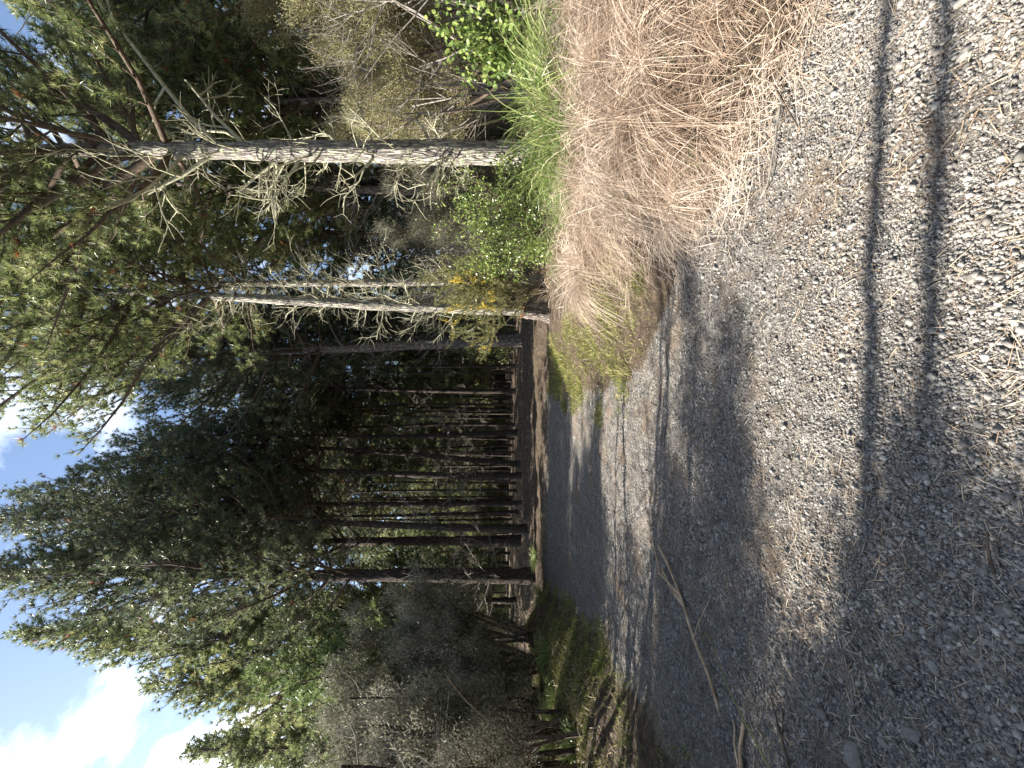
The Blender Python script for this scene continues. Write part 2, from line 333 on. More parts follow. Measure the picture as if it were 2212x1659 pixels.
gx = .35 * np.exp(-((YY - 13.2 - .12 * XX) / .6) ** 2)
ms = np.maximum.reduce([(.30 + .35 * fbm(XX * 1.7 + 4, YY * 1.7, 3)) * sstep(dl, 0, .7) * (1 - sstep(YY, 12, 16)), .12 * sstep(dr, -.3, .3) * sstep(YY, 3.6, 4.5) * (1 - sstep(dr, 1.2, 2.0)) * (1 - sstep(YY, 9, 11)) + .25 * fbm(XX * 2.2, YY * 2.2, 3) * sstep(dr, -.3, .3) * sstep(YY, 3.6, 4.5), gx])
for nm, arr in (('floor_amount', fl), ('moss_amount', ms)):
    at = ground.data.attributes.new(nm, 'FLOAT', 'POINT'); at.data.foreach_set('value', arr.astype(np.float32).ravel())

# ------------------------------------------------------------------ gravel, stones, litter
ph = (1 + 5 ** .5) / 2
ICO = unit(np.array([(-1, ph, 0), (1, ph, 0), (-1, -ph, 0), (1, -ph, 0), (0, -1, ph), (0, 1, ph), (0, -1, -ph), (0, 1, -ph), (ph, 0, -1), (ph, 0, 1), (-ph, 0, -1), (-ph, 0, 1)], float))
IF = np.array([(0, 11, 5), (0, 5, 1), (0, 1, 7), (0, 7, 10), (0, 10, 11), (1, 5, 9), (5, 11, 4), (11, 10, 2), (10, 7, 6), (7, 1, 8), (3, 9, 4), (3, 4, 2), (3, 2, 6), (3, 6, 8), (3, 8, 9), (4, 9, 5), (2, 4, 11), (6, 2, 10), (8, 6, 7), (9, 8, 1)])
def scatter(n, y0, y1, rng, p=2.0):
    """points over the view wedge, denser towards the camera"""
    u = rng.uniform(0, 1, n); q = 1 - p
    Y = (y0 ** q + u * (y1 ** q - y0 ** q)) ** (1 / q); X = rng.uniform(-1.08, 1.08, n) * (Y * .98 + .15)
    return X, Y
def stones(mb, X, Y, size, rng):
    n = len(X); V = ICO[None] * rng.uniform(.72, 1.25, (n, 12, 1)) ** 1.4
    sc = size[:, None] * rng.uniform(.75, 1.25, (n, 3)); sc[:, 2] *= .75
    V = V * sc[:, None]
    a = rng.uniform(0, 2 * np.pi, n); c, s = np.cos(a), np.sin(a); tl = rng.normal(0, .35, (n, 1))
    x = V[..., 0] * c[:, None] - V[..., 1] * s[:, None]; y = V[..., 0] * s[:, None] + V[..., 1] * c[:, None]; z = V[..., 2] + x * tl
    Z = T(X, Y) + size * .18
    V = np.stack([x + X[:, None], y + Y[:, None], z + Z[:, None]], -1)
    F = (np.arange(n)[:, None, None] * 12 + IF[None]).reshape(-1, 3)
    mb.add(V.reshape(-1, 3), F, np.repeat(np.clip(rng.beta(2, 2.2, n), 0, 1), 12))
rng = np.random.default_rng(11); mb = MB()
X, Y = scatter(210000, .95, 9, rng, 2.2)
dr, dl = edges(X, Y)
cl = fbm(X * 2.3 + 3, Y * 2.3, 3)
keep = (dr < .12 + rng.normal(0, .1, len(X))) & (dl < .1) & (rng.uniform(-.9, 1.0, len(X)) < cl + .15)
X, Y = X[keep], Y[keep]
size = np.clip(rng.lognormal(math.log(.0032), .50, len(X)), .0019, .016) * np.clip(.8 + Y * .14, 1, 2)
stones(mb, X, Y, size, rng)
tag(mb.build('gravel', M['stone']), 'loose grey gravel strewn over the clearing', kind='stuff')
mb = MB(); X, Y = scatter(9500, .95, 12, rng, 1.9); n = len(X)
dr, dl = edges(X, Y); cl = fbm(X * 1.1 + 30, Y * 1.1, 3); k = (rng.uniform(-.9, .8, n) < cl + .1 + .8 * (np.abs(dr) < .5)); X, Y = X[k], Y[k]; n = len(X)
a = rng.uniform(0, 2 * np.pi, n); D = np.stack([np.cos(a), np.sin(a), rng.uniform(-.02, .16, n)], 1)
blades(mb, np.stack([X, Y, T(X, Y) + .006], 1), unit(D), rng.uniform(.02, .085, n) * (1 + Y * .05), .0013 + .0007 * Y, rng, droop=rng.uniform(0, .15, n), seg=2)
tag(mb.build('pine_litter', M['litter']), 'fallen brown pine needles and straw lying over the gravel', kind='stuff')

def rock(yy, v, w_, label, seed, flat=.6):
    r = np.random.default_rng(seed); Yd = CAM_H * 870 / (v - 1090); X = (829.5 - yy) / 870 * Yd; rad = w_ / 870 * Yd / 2
    import bmesh
    bm = bmesh.new(); bmesh.ops.create_icosphere(bm, subdivisions=4, radius=1)
    co = np.array([q.co[:] for q in bm.verts]); ax = unit(r.normal(0, 1, (9, 3))); lim = r.uniform(.62, .9, 9)
    for A, l in zip(ax, lim):
        d = co @ A; co -= np.clip(d - l, 0, None)[:, None] * A * .9
    co *= (1 + .03 * vnoise(co[:, 0] * 6 + seed, co[:, 1] * 6 + co[:, 2] * 5))[:, None]
    co *= rad * np.array([1.1, .8, flat])
    for q, c in zip(bm.verts, co): q.co = c
    me = bpy.data.meshes.new('stone'); bm.to_mesh(me); bm.free(); at = me.attributes.new('var', 'FLOAT', 'POINT'); at.data.foreach_set('value', np.full(len(co), .3 + .05 * (seed % 5), dtype=np.float32))
    for p in me.polygons: p.use_smooth = True
    me.materials.append(M['stone']); o = bpy.data.objects.new('stone', me); COL.objects.link(o)
    o.location = (X, Yd, float(T(X, Yd)) + rad * flat * .35); o.rotation_euler = (0, 0, r.uniform(0, 6)); tag(o, label, 'stone', 'larger stones lying on the gravel')
rock(1632, 1850, 52, 'largest grey angular stone, at the frame edge in the shade', 2)
rock(1603, 1905, 26, 'small rounded stone just nearer than the largest grey stone', 3)
rock(1540, 1771, 30, 'round brown stone in the shade beyond the largest grey stone', 5)
rock(1585, 1960, 40, 'flat dark stone half buried in the shaded gravel near the corner', 6, .3)
rock(1495, 1690, 20, 'small dark stone beside the tip of the broken brown twigs', 8)
rock(1440, 2012, 26, 'oblong grey stone in the deep shade of the near gravel', 9, .5)
rock(1235, 1780, 16, 'small dark pebble in the middle of the sunlit patch', 10)
rock(1150, 1985, 20, 'pale square pebble standing out of the shaded gravel', 14)
rock(600, 2100, 24, 'pale rounded stone beside the nearer stripe of trunk shadow', 16)
rock(115, 2090, 30, 'pale stone out on the sunlit gravel by the frame edge', 18)

# ------------------------------------------------------------------ woody growth
def bent(p, d, L_, rng, n=5, bend=.15, up=.0):
    p = np.array(p, float); d = unit(np.array(d, float)); pts = [p]
    for k in range(n - 1):
        d = unit(d + rng.normal(0, bend, 3) + np.array([0, 0, up])); p = p + d * L_ / (n - 1); pts.append(p)
    return np.array(pts), d
def twigs(mb, p, d, L_, r, depth, rng, kids=3, sides=4, tips=None, up=0.0, bend=.2, a=.5):
    pts, e = bent(p, d, L_, rng, 5, bend, up)
    tube(mb, pts, np.linspace(r, r * .45, 5), sides, a)
    if tips is not None: tips.append((pts, e))
    if depth > 0:
        for k in range(kids):
            t = rng.uniform(.25, 1); i = min(int(t * 4), 3); f = t * 4 - i
            q = pts[i] * (1 - f) + pts[i + 1] * f
            dd = unit(pts[i + 1] - pts[i]); s = unit(rng.normal(0, 1, 3)); nd = unit(dd * .8 + s * .75 + np.array([0, 0, up]))
            twigs(mb, q, nd, L_ * rng.uniform(.4, .7), r * .5, depth - 1, rng, kids, max(3, sides - 1), tips, up, bend, a)

def trunk_path(h, lean, wob, rng, n):
    t = np.linspace(0, 1, n); ph_ = rng.uniform(0, 6, 4)
    x = lean[0] * h * t + wob * (np.sin(t * 5 + ph_[0]) - np.sin(ph_[0])) ; y = lean[1] * h * t + wob * (np.sin(t * 4 + ph_[1]) - np.sin(ph_[1]))
    return np.stack([x, y, h * t], 1)
def pine(name, label, x, y, h, r, c0, spread, seed, leaf='pine', bark='bark', group='pines standing round the clearing', lean=(0, 0), wob=.1,
         nb=10, nl=.17, nw=.018, tuft=.16, whorl=.6, dead=0, dead_mat='lichen_twig', dead_len=1.4, dead_from=1.2, elev=(15, 60), sides=12, skip=None, kmin=3, kmax=6, z=None, extra=None, deadfan=None, bottom=.55, subgap=.3, split_dead=True):
    rng = np.random.default_rng(seed)
    z0 = float(T(x, y)) - .12 if z is None else z
    root = empty(name, (x, y, z0), label, 'pine tree', group)
    nn = max(10, int(h * (6 if sides > 12 else 2.5))); path = trunk_path(h, lean, wob, rng, nn); t = path[:, 2] / h
    rad = r * (1 - t) ** .75 + .012; rad *= (1 + .45 * np.exp(-path[:, 2] / .35)) * (1 + .05 * np.sin(path[:, 2] * 2.3 + seed) + .04 * np.sin(path[:, 2] * 5.1 + 2 * seed))
    mb = MB(); tube(mb, path, rad, sides, .5, .05 if sides > 12 else .03, rng)
    mb.build('trunk', M[bark], root, smooth=True)
    at = lambda q: np.array([np.interp(q, path[:, 2], path[:, k]) for k in range(3)])
    ra = lambda q: np.interp(q, path[:, 2], rad)
    lb = MB(); nm = MB(); P = []; D = []
    def limb(q, az, el, ln, rr, up=.06):
        d = np.array([math.cos(az) * math.cos(el), math.sin(az) * math.cos(el), math.sin(el)])
        n = 7; pts, e = bent(at(q), d, ln, rng, n, .07, up)
        tube(lb, pts, np.linspace(rr, .008, n), 6)
        seg = np.concatenate([[0], np.cumsum(np.linalg.norm(np.diff(pts, axis=0), axis=1))]); s = ln * .22
        side = 1
        while s < ln:
            p = np.array([np.interp(s, seg, pts[:, k]) for k in range(3)]); k = min(int(s / ln * (n - 1)), n - 2); dd = unit(pts[k + 1] - pts[k])
            lat = unit(np.cross(dd, [0, 0, 1.])) * side; side = -side
            sd = unit(dd * .75 + lat * .8 + np.array([0, 0, .25]) + rng.normal(0, .25, 3)); sl_ = (ln - s) * .42 + .22 * rng.uniform(.6, 1.4); sl_ = min(sl_, 1.5)
            sp, se = bent(p, sd, sl_, rng, 4, .12, .08); tube(lb, sp, np.linspace(.009, .004, 4) * (1 + sl_), 3)
            m = max(2, int(sl_ / tuft)); tt = np.linspace(.25, 1, m)
            for q2 in tt:
                i = min(int(q2 * 3), 2); f = q2 * 3 - i; pp = sp[i] * (1 - f) + sp[i + 1] * f
                P.append(pp + rng.normal(0, .04, 3)); D.append(unit(sp[i + 1] - sp[i]) + np.array([0, 0, .35]))
            if sl_ > .5:
                for _ in range(int(sl_ / .28)):
                    q2 = rng.uniform(.3, .95); i = min(int(q2 * 3), 2); f = q2 * 3 - i; pp = sp[i] * (1 - f) + sp[i + 1] * f
                    td = unit(se + rng.normal(0, .7, 3) + np.array([0, 0, .3])); tl = rng.uniform(.15, .35)
                    tube(lb, np.array([pp, pp + td * tl]), [.005, .003], 3)
                    for w_ in (.5, 1): P.append(pp + td * tl * w_); D.append(td + np.array([0, 0, .25]))
            s += subgap * rng.uniform(.6, 1.4)
        P.append(pts[-1]); D.append(e)
    q = c0
    while q < h - .4:
        tt = (q - c0) / (h - c0); k = rng.integers(kmin, kmax); a0 = rng.uniform(0, 6.28)
        for j in range(k):
            az = a0 + j * 6.283 / k + rng.normal(0, .3)
            if skip and skip(q, az % 6.2832): continue
            shape = (1 - tt) ** .85 * (bottom + (1 - bottom) * min(1, tt * 4 + .2)) + .07
            ln = spread * shape * rng.uniform(.65, 1.15)
            el = R(elev[0] + (elev[1] - elev[0]) * tt + rng.normal(0, 7))
            limb(q + rng.uniform(-.12, .12), az, el, max(ln, .35), min(ra(q) * .5, .015 + ln * .014))
        q += whorl * rng.uniform(.7, 1.2) * (1 - .45 * tt)
    if extra:
        for (q, az, el, ln, rr) in extra: limb(q, R(az), R(el), ln, rr)
    # leader
    for q in np.arange(h - .6, h + .01, .12): P.append(at(min(q, h))); D.append(np.array([0, 0, 1.]))
    lb.build('limbs', M['limb'], root)
    needles(nm, np.array(P), np.array(D), nl, nw, nb, .8, rng)
    nm.build('needles', M[leaf], root)
    if dead:
        def dbuild():
            if split_dead: db.build('dead_branch', M[dead_mat], root)
        db = MB()
        for k in range(dead):
            if split_dead: db = MB()
            q = rng.uniform(dead_from, max(c0 + 1.0, dead_from + 1)); az = rng.uniform(0, 6.28); el = R(rng.uniform(-5, 40)); s = at(q)
            d = np.array([math.cos(az) * math.cos(el), math.sin(az) * math.cos(el), math.sin(el)]); ln = dead_len * rng.uniform(.3, 1.3)
            twigs(db, s + d * ra(q) * .6, d, ln, min(.03, .008 + ln * .012), 2 if ln > .5 * dead_len else 1, rng, 4, 5, None, .04, .16, rng.uniform(0, 1)); dbuild()
        if deadfan:
            for (q, az, el, ln, rr, dp) in deadfan:
                db = MB()
                az = R(az); el = R(el); d = np.array([math.cos(az) * math.cos(el), math.sin(az) * math.cos(el), math.sin(el)])
                twigs(db, at(q) + d * ra(q) * .5, d, ln, rr, dp, rng, 4, 6, None, .02, .12, .5); dbuild()
        if not split_dead: db.build('dead_branches', M[dead_mat], root)
    return root
def sh(u, v, Y):   # height for a picture row at depth
    return CAM_H - (v - 1090) / 870 * Y

near = dict(nb=24, nl=.16, nw=.0125, tuft=.11, subgap=.2)
mid = dict(nb=20, nl=.20, nw=.021, tuft=.16, subgap=.29)
# right-hand pines
xA = px(331, 0, 8)[0]
pine('pine_tree', 'stoutest lichened pine trunk rising straight out of the green tussock on the right', xA, 8, 15.5, .225, 7.6, 4.6, 21, 'pine', 'bark_pale', dead=46, dead_len=.95, dead_from=1.5, sides=28, wob=.03, elev=(22, 60), whorl=.75,
     deadfan=[(3.4, 200, 30, .7, .03, 1), (4.2, 20, 15, 1.1, .03, 2), (5.2, 170, 45, 1.2, .035, 2), (6.0, -20, 40, 1.5, .04, 2), (6.6, 190, 45, 1.5, .045, 2), (4.9, 185, 30, 1.1, .035, 2), (2.1, 175, 25, .9, .035, 2), (2.2, 5, 35, .8, .03, 2), (6.5, 0, 42, 3.4, .05, 3), (5.8, 12, 45, 1.8, .04, 2), (7.2, 200, 40, 1.8, .04, 2)],
     extra=[(8.0, 8, 55, 5.0, .11), (7.8, 172, 55, 3.5, .10), (10.0, 190, 46, 4.2, .11), (9.9, 200, 30, 5.0, .10), (8.2, 215, 25, 4.4, .07), (8.9, 190, 22, 4.6, .07), (8.6, -25, 30, 4.0, .06)], **near)
pine('pine_tree', 'slim pale trunk bristling with lichened dead twigs behind the flowering gorse', px(605, 0, 11.3)[0], 11.3, 17, .115, 8.6, 3.4, 22, 'pine', 'bark_pale', dead=80, dead_len=.85, dead_from=2.0, sides=16, wob=.06, **near)
pine('pine_tree', 'crooked grey trunk leaning at the edge of the gorse, next to the slim pale trunk', px(668, 0, 10.6)[0], 10.6, 18, .155, 9.0, 3.8, 23, 'pine', 'bark_pale', dead=60, dead_len=.85, dead_from=1.4, sides=20, lean=(.02, 0), wob=.14, extra=[(9.0, 185, 38, 5.2, .08), (10.2, 178, 28, 5.0, .08), (11.4, 186, 22, 4.8, .08), (12.4, 175, 28, 4.6, .07), (13.6, 184, 26, 6.6, .08), (13.4, 190, 20, 4.8, .07), (11, 200, 10, 4.2, .06)], **near)
pine('pine_tree', 'grey trunk with a slight lean, first one past the gorse towards the far wood', px(735, 0, 18)[0], 18, 23, .24, 9, 6.0, 24, 'pine_shaded', 'bark', dead=26, dead_len=1.2, dead_from=3, dead_mat='dead_twig', sides=16, lean=(-.03, 0), **mid)
pine('pine_tree', 'tall pine high behind the right-hand tangle, dark trunk against blue sky', px(200, 0, 13)[0], 13, 17, .16, 5.5, 4.6, 25, 'pine', 'bark_shaded', dead=20, sides=12, **mid)
pine('pine_tree', 'pine whose shaded trunk stands just right of the stout lichened trunk base', px(90, 0, 15)[0], 15, 18, .2, 5.5, 5.0, 26, 'pine', 'bark_shaded', dead=14, sides=12, **mid)
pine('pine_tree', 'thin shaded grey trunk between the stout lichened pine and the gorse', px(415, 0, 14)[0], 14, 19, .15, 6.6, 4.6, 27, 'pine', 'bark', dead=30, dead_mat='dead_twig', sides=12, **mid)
pine('pine_tree', 'shaded pine in the gap between the stout trunk and the slim pale trunk', px(510, 0, 17)[0], 17, 20, .15, 7, 5.2, 28, 'pine', 'bark_shaded', dead=20, dead_mat='dead_twig', sides=12, **mid)

pine('pine_tree', 'leafy sunlit pine at the right-hand frame edge, over the manuka there', px(-10, 0, 10.5)[0], 10.5, 14, .14, 5.8, 3.6, 29, 'pine', 'bark', dead=10, sides=12, **mid)
pine('pine_tree', 'leafy sunlit pine between the forked bare shrub and the largest sunlit manuka', px(215, 0, 12)[0], 12, 15, .12, 6.4, 3.6, 30, 'pine', 'bark', dead=10, sides=12, **mid)
# dark trunks across the middle: (y, v where it meets the floor, width px, depth, height, crown base, spread, lean, label)
MT = [
 (845, 1104, 13, 24, 21.5, 10.5, 4.6, 0, 'straight near-black trunk, fattest of those right of the middle of the far wood'),
 (874, 1104, 6, 27, 17, 10, 3.6, -.03, 'thin black trunk leaning left beside the fattest central black trunk'),
 (893, 1103, 6, 28, 18, 10, 3.4, 0, 'thin black trunk, second to the left of the fattest central one'),
 (903, 1103, 5, 29, 18, 11, 3.0, .01, 'thinnest black trunk of the close central pair'),
 (918, 1104, 8, 27, 19, 11, 3.6, 0, 'black trunk splayed at its foot, in the middle of the far wood'),
 (934, 1106, 14, 22, 19.0, 10.5, 4.2, -.02, 'thick dark trunk in the very middle of the far wood'),
 (1003, 1108, 14, 20.5, 20.5, 10, 4.4, .06, 'dark trunk that curves to the right as it rises, left of the middle'),
 (1030, 1112, 19, 19.5, 22, 10, 4.4, .01, 'broad dark trunk with a bright sunlit edge and many snapped twigs'),
 (1088, 1116, 15, 19, 24.5, 9.5, 4.6, .02, 'tall dark trunk with one sunlit patch high on its side'),
 (1106, 1116, 9, 21, 22, 9, 4.0, 0, 'narrow black trunk close behind the one with the sunlit patch'),
 (1143, 1140, 20, 16.5, 23, 9, 4.4, .01, 'bare rough-barked trunk behind the mossy bank, right of the big dark pine'),
 (700, 1100, 8, 24, 20, 9, 4.2, 0, 'slender black trunk glimpsed between the crooked grey trunk and the leaning one'),
 (790, 1102, 7, 26, 20, 11, 4.4, 0, 'slim dark trunk alone right of the fattest central black trunk'),
]
for k, (yy, v, wpx, Yd, h, c0, sp, ln, lab) in enumerate(MT):
    X = px(yy, 0, Yd)[0]
    mt_ = pine('pine_tree', lab, X, Yd, h, wpx / 870 * Yd * .40, c0, sp, 40 + k, 'pine_shaded', 'bark_shaded', dead=16, dead_mat='dead_twig', dead_len=1.1, dead_from=2, sides=12, lean=(ln, 0), wob=.12, kmin=3, kmax=5,
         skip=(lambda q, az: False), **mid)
thin = [o for o in bpy.data.objects if o.get('label') == MT[2][8]][0]
rt = np.random.default_rng(31)
def copy_thin(x, y, rz, sc):
    c = thin.copy(); COL.objects.link(c); c.location = (x, y, float(T(x, y)) - .1); c.rotation_euler = (0, 0, rz); c.scale = sc
    c['label'] = 'thin near-black pine trunk in the close row across the far end of the clearing'; c['group'] = 'thin black trunks in a row across the far end of the clearing'
    for ch in thin.children:
        d = ch.copy(); COL.objects.link(d); d.parent = c
for yy in (708, 748, 760, 775, 806, 822, 858, 884, 948, 962, 978, 1016, 1044, 1060, 1074, 1122, 1158):
    Yd = rt.uniform(24, 34); copy_thin(px(yy, 0, Yd)[0], Yd, rt.uniform(0, 6.28), (rt.uniform(.7, 1.2),) * 2 + (rt.uniform(.85, 1.1),))
# left-hand conifers
pine('pine_tree', 'big dark rough-barked trunk on the mossy bank left of the track, under the tallest crown', px(1245, 0, 14.5)[0], 14.5, 22, .25, 6.8, 4.2, 60, 'pine_shaded', 'bark_shaded', dead=24, dead_mat='dead_twig', dead_len=1.2, sides=24, lean=(.018, 0), elev=(28, 62), **mid)
pine('pine_tree', 'tall pointed conifer, its tip against clear sky, left of the big dark trunk', px(1370, 0, 17.5)[0], 17.5, 22.6, .26, 3.2, 5.2, 61, 'pine', 'bark', sides=12, elev=(35, 66), **mid)
pine('pine_tree', 'lower conifer with a pointed top beside the bright cloud', px(1490, 0, 17)[0], 17, 16.6, .2, 2.8, 4.6, 62, 'pine', 'bark', sides=12, elev=(38, 68), **mid)
pine('pine_tree', 'smallest pointed conifer at the frame edge in front of the white cloud', px(1625, 0, 18)[0], 18, 15.2, .2, 2.8, 4.6, 63, 'pine_far_lit', 'bark', sides=12, elev=(35, 66), **mid)
pine('pine_tree', 'bright green young pine above the shaded scrub on the left', px(1450, 0, 12)[0], 12, 8.4, .1, 2.2, 3.0, 64, 'young', 'bark', sides=10, elev=(35, 66), **mid)
pine('pine_tree', 'dense-crowned conifer above the bare trunks, just left of the sky notch', px(1170, 0, 20)[0], 20, 22.5, .24, 8, 4.6, 65, 'pine_shaded', 'bark_shaded', sides=12, elev=(30, 62), **mid)

# ------------------------------------------------------------------ the wood behind (copies of a few trees)
def copy_tree(o, loc, rz, sc, label, group, name=None):
    c = o.copy(); COL.objects.link(c); c.location = loc; c.rotation_euler = (0, 0, rz); c.scale = sc; c['label'] = label; c['group'] = group
    if name: c.name = name
    for ch in o.children:
        d = ch.copy(); COL.objects.link(d); d.parent = c
    return c
far = dict(nb=14, nl=.34, nw=.055, tuft=.30, subgap=.45, whorl=.7)
rg = np.random.default_rng(99)
LABF = {'centre': ('slim pine in the lit wood seen far off between the dark trunks', 'pines of the far wood between the dark trunks'),
        'left': ('pine crowded in the wood behind the left-hand scrub', 'pines of the wood behind the left-hand scrub'),
        'right': ('pine crowded in the dark wood behind the right-hand tangle', 'pines of the wood behind the right-hand tangle')}
spots = []
for Yd in (21, 25.5, 31, 37, 44, 52, 61, 72, 84):
    n = int(Yd * 2.1 / (5.0 if Yd < 50 else 6.0)); 
    for j in range(n):
        X = (-1.05 + 2.1 * (j + rg.uniform(.15, .85)) / n) * Yd; yj = Yd + rg.uniform(-2, 2); s = X / yj
        zone = 'centre' if -.42 < s < .12 else ('left' if s <= -.42 else 'right')
        if zone == 'centre' and yj < 30: continue
        spots.append((X, yj, zone))
for Yd in (33, 40, 48, 56, 65, 76, 92):      # thin trunks stand closer in the middle
    n = int(Yd * .52 / 2.6)
    for j in range(n): spots.append(((-.42 + .52 * (j + rg.uniform(.1, .9)) / n) * Yd, Yd + rg.uniform(-2.5, 2.5), 'centre'))
protos = {}
for n_, (x, y, zone) in enumerate(spots):
    if zone == 'centre': kind = ('tallc', 'midc', 'lowc')[rg.integers(0, 3)] if y < 48 else 'lowc'
    else: kind = ('low', 'mid')[rg.integers(0, 2)]
    lab, grp = LABF[zone]
    key = kind + str(rg.integers(0, 2))
    if key not in protos:
        pr = dict(tallc=(20, .11, 9.5, 3.0), midc=(17, .10, 6, 3.0), lowc=(15, .10, 1.6, 3.4), low=(15, .15, 1.6, 3.6), mid=(17, .16, 5.5, 3.8))[kind]
        protos[key] = pine('pine_tree', lab, x, y, pr[0], pr[1], pr[2], pr[3], 200 + len(protos), 'pine_far_lit' if kind.endswith('c') else 'pine_shaded', 'bark_shaded', group=grp, dead=14, dead_mat='dead_twig', dead_len=1.0, dead_from=1.5, sides=6, split_dead=False, **far)
    else:
        hs = rg.uniform(.85, 1.12) * (.9 if x / y < -.7 else 1); copy_tree(protos[key], (x, y, float(T(x, y)) - .1), rg.uniform(0, 6.28), (hs, hs, hs), lab, grp)

pk = [k_ for k_ in protos if k_.startswith(('low', 'mid')) and not k_.startswith(('lowc', 'midc'))]  # trees added out of view to block part of the sky light
for j, (x, y) in enumerate([(-9, -6), (-5, -8), (-1, -7), (3, -8), (7, -6), (9, -3), (8.5, .5), (-13, -8), (-6, -13), (0, -12), (6, -13), (12, -9), (13, -1), (12, 4), (-11, -14), (11, -14), (17, 2), (17, -7), (-15, -5)]):
    s_ = rg.uniform(.85, 1.1); copy_tree(protos[pk[j % len(pk)]], (x, y, float(T(x, y)) - .1), rg.uniform(0, 6.28), (s_,) * 3, 'unseen pine behind the photographer, added to cut the sky light', 'unseen pines added behind the photographer')
# ------------------------------------------------------------------ manuka and other shrubs
def manuka(name, label, x, y, h, spread, seed, leaf='manuka', group='manuka shrubs round the clearing', stems=5, dens=1.0, from_=.35, lean=(0, 0), bark='limb', nw=.011, nl=.05, cat='shrub', out=.35, n_per=34, rad=.10):
    rng = np.random.default_rng(seed); z0 = float(T(x, y)) - .05
    root = empty(name, (x, y, z0), label, cat, group); sb = MB(); fb = MB(); tips = []
    for k in range(stems):
        a = rng.uniform(0, 6.28); d = np.array([math.cos(a) * out + lean[0], math.sin(a) * out + lean[1], 1.]); L_ = h * rng.uniform(.7, 1.0)
        pts, e = bent(rng.normal(0, .12, 3) * np.array([1, 1, 0]), d, L_, rng, 8, .09, .04); r0 = .012 + h * .008
        tube(sb, pts, np.linspace(r0, .008, 8), 6)
        nb_ = int(10 * dens * (1 - from_) * h / 2.2) + 4
        for j in range(nb_):
            t = rng.uniform(from_, 1); i = min(int(t * 7), 6); q = pts[i] + (pts[i + 1] - pts[i]) * (t * 7 - i); aa = rng.uniform(0, 6.28)
            dd = np.array([math.cos(aa), math.sin(aa), rng.uniform(.2, 1.1)]); twigs(sb, q, dd, spread * rng.uniform(.35, .8) * (1.15 - t * .6), .012, 2, rng, 3, 4, tips, .06, .2)
    sb.build('stems', M[bark], root)
    P = []; D = []
    for pts, e in tips:
        L_ = np.linalg.norm(pts[-1] - pts[0]); n = max(2, int(L_ / .10 * dens))
        t = rng.uniform(.25, 1, n) * 4; i = np.clip(t.astype(int), 0, 3); q = pts[i] + (pts[i + 1] - pts[i]) * (t - i)[:, None]
        P.append(q + rng.normal(0, rad * .45, (n, 3))); D.append(np.repeat(unit(e)[None], n, 0) + np.array([0, 0, .6]))
    P = np.concatenate(P); D = np.concatenate(D)
    m = n_per; P2 = np.repeat(P, m, 0) + rng.normal(0, rad, (len(P) * m, 3)); D2 = unit(np.repeat(D, m, 0) + rng.normal(0, .7, (len(P) * m, 3)))
    needles(fb, P2, D2, nl, nw, 1, .2, rng); fb.build('foliage', M[leaf], root)
    return root
first = None; rg2 = np.random.default_rng(5)
for Yd, n in ((30, 8), (46, 16), (58, 22), (70, 26)):
    for j in range(n):
        s_ = -1.0 + 2.0 * (j + rg2.uniform(.1, .9)) / n; y = Yd + rg2.uniform(-2, 2); x = s_ * y
        if Yd == 30 and -.45 < s_ < .12: continue
        if first is None:
            first = manuka('understorey_shrub', 'rounded shrub filling the floor of the far wood', x, y, 3.2, 1.6, 390, 'pine_far_lit', 'shrubs on the floor of the far wood', 5, .8, .05, out=.5, nl=.22, nw=.05, n_per=9, rad=.2)
        else:
            c = copy_tree(first, (x, y, float(T(x, y)) - .1), rg2.uniform(0, 6.28), (rg2.uniform(.9, 1.5),) * 3, first['label'], first['group'])
# right-hand side
pr_ = [
 (150, 9.2, 5.6, 1.6, 301, 'manuka', 'pale manuka drooping in full sun beyond the stout pine, largest on the right', 6, .40),
 (30, 8.0, 5.2, 1.5, 302, 'manuka', 'sunlit manuka at the right-hand frame edge above the broad-leaved bush', 5, .50),
 (70, 11.0, 7.4, 1.7, 303, 'manuka', 'tall manuka whose pale crown shows higher than the others on the right', 6, .5),
 (235, 11.5, 5.4, 1.4, 304, 'manuka', 'yellowish manuka crown close to the stout lichened trunk', 5, .5),
 (430, 12.5, 5.0, 1.6, 305, 'manuka_shaded', 'dull manuka in the shade left of the stout lichened trunk', 4, .2),
 (500, 12.0, 4.6, 1.5, 306, 'manuka_shaded', 'dull manuka halfway between the stout trunk and the gorse', 4, .15),
 (560, 13.5, 4.6, 1.5, 307, 'manuka_shaded', 'dull manuka behind the slim pale trunk', 4, .15),
 (290, 13.5, 4.6, 1.6, 308, 'manuka_shaded', 'shaded manuka directly behind the stout lichened trunk', 4, .1),
 (120, 13.5, 5.0, 1.7, 309, 'manuka_shaded', 'shaded manuka deep behind the largest sunlit one', 4, .1),
 (10, 12.5, 5.0, 1.7, 310, 'manuka_shaded', 'shaded manuka deep at the right-hand frame edge', 4, .1),
]
for yy, Yd, h, sp, sd, lf, lab, st, fr in pr_:
    manuka('manuka_shrub', lab, px(yy, 0, Yd)[0], Yd, h, sp, sd, lf, 'manuka shrubs on the right', st, 1.0 if lf == 'manuka' else .8, fr, out=.3)
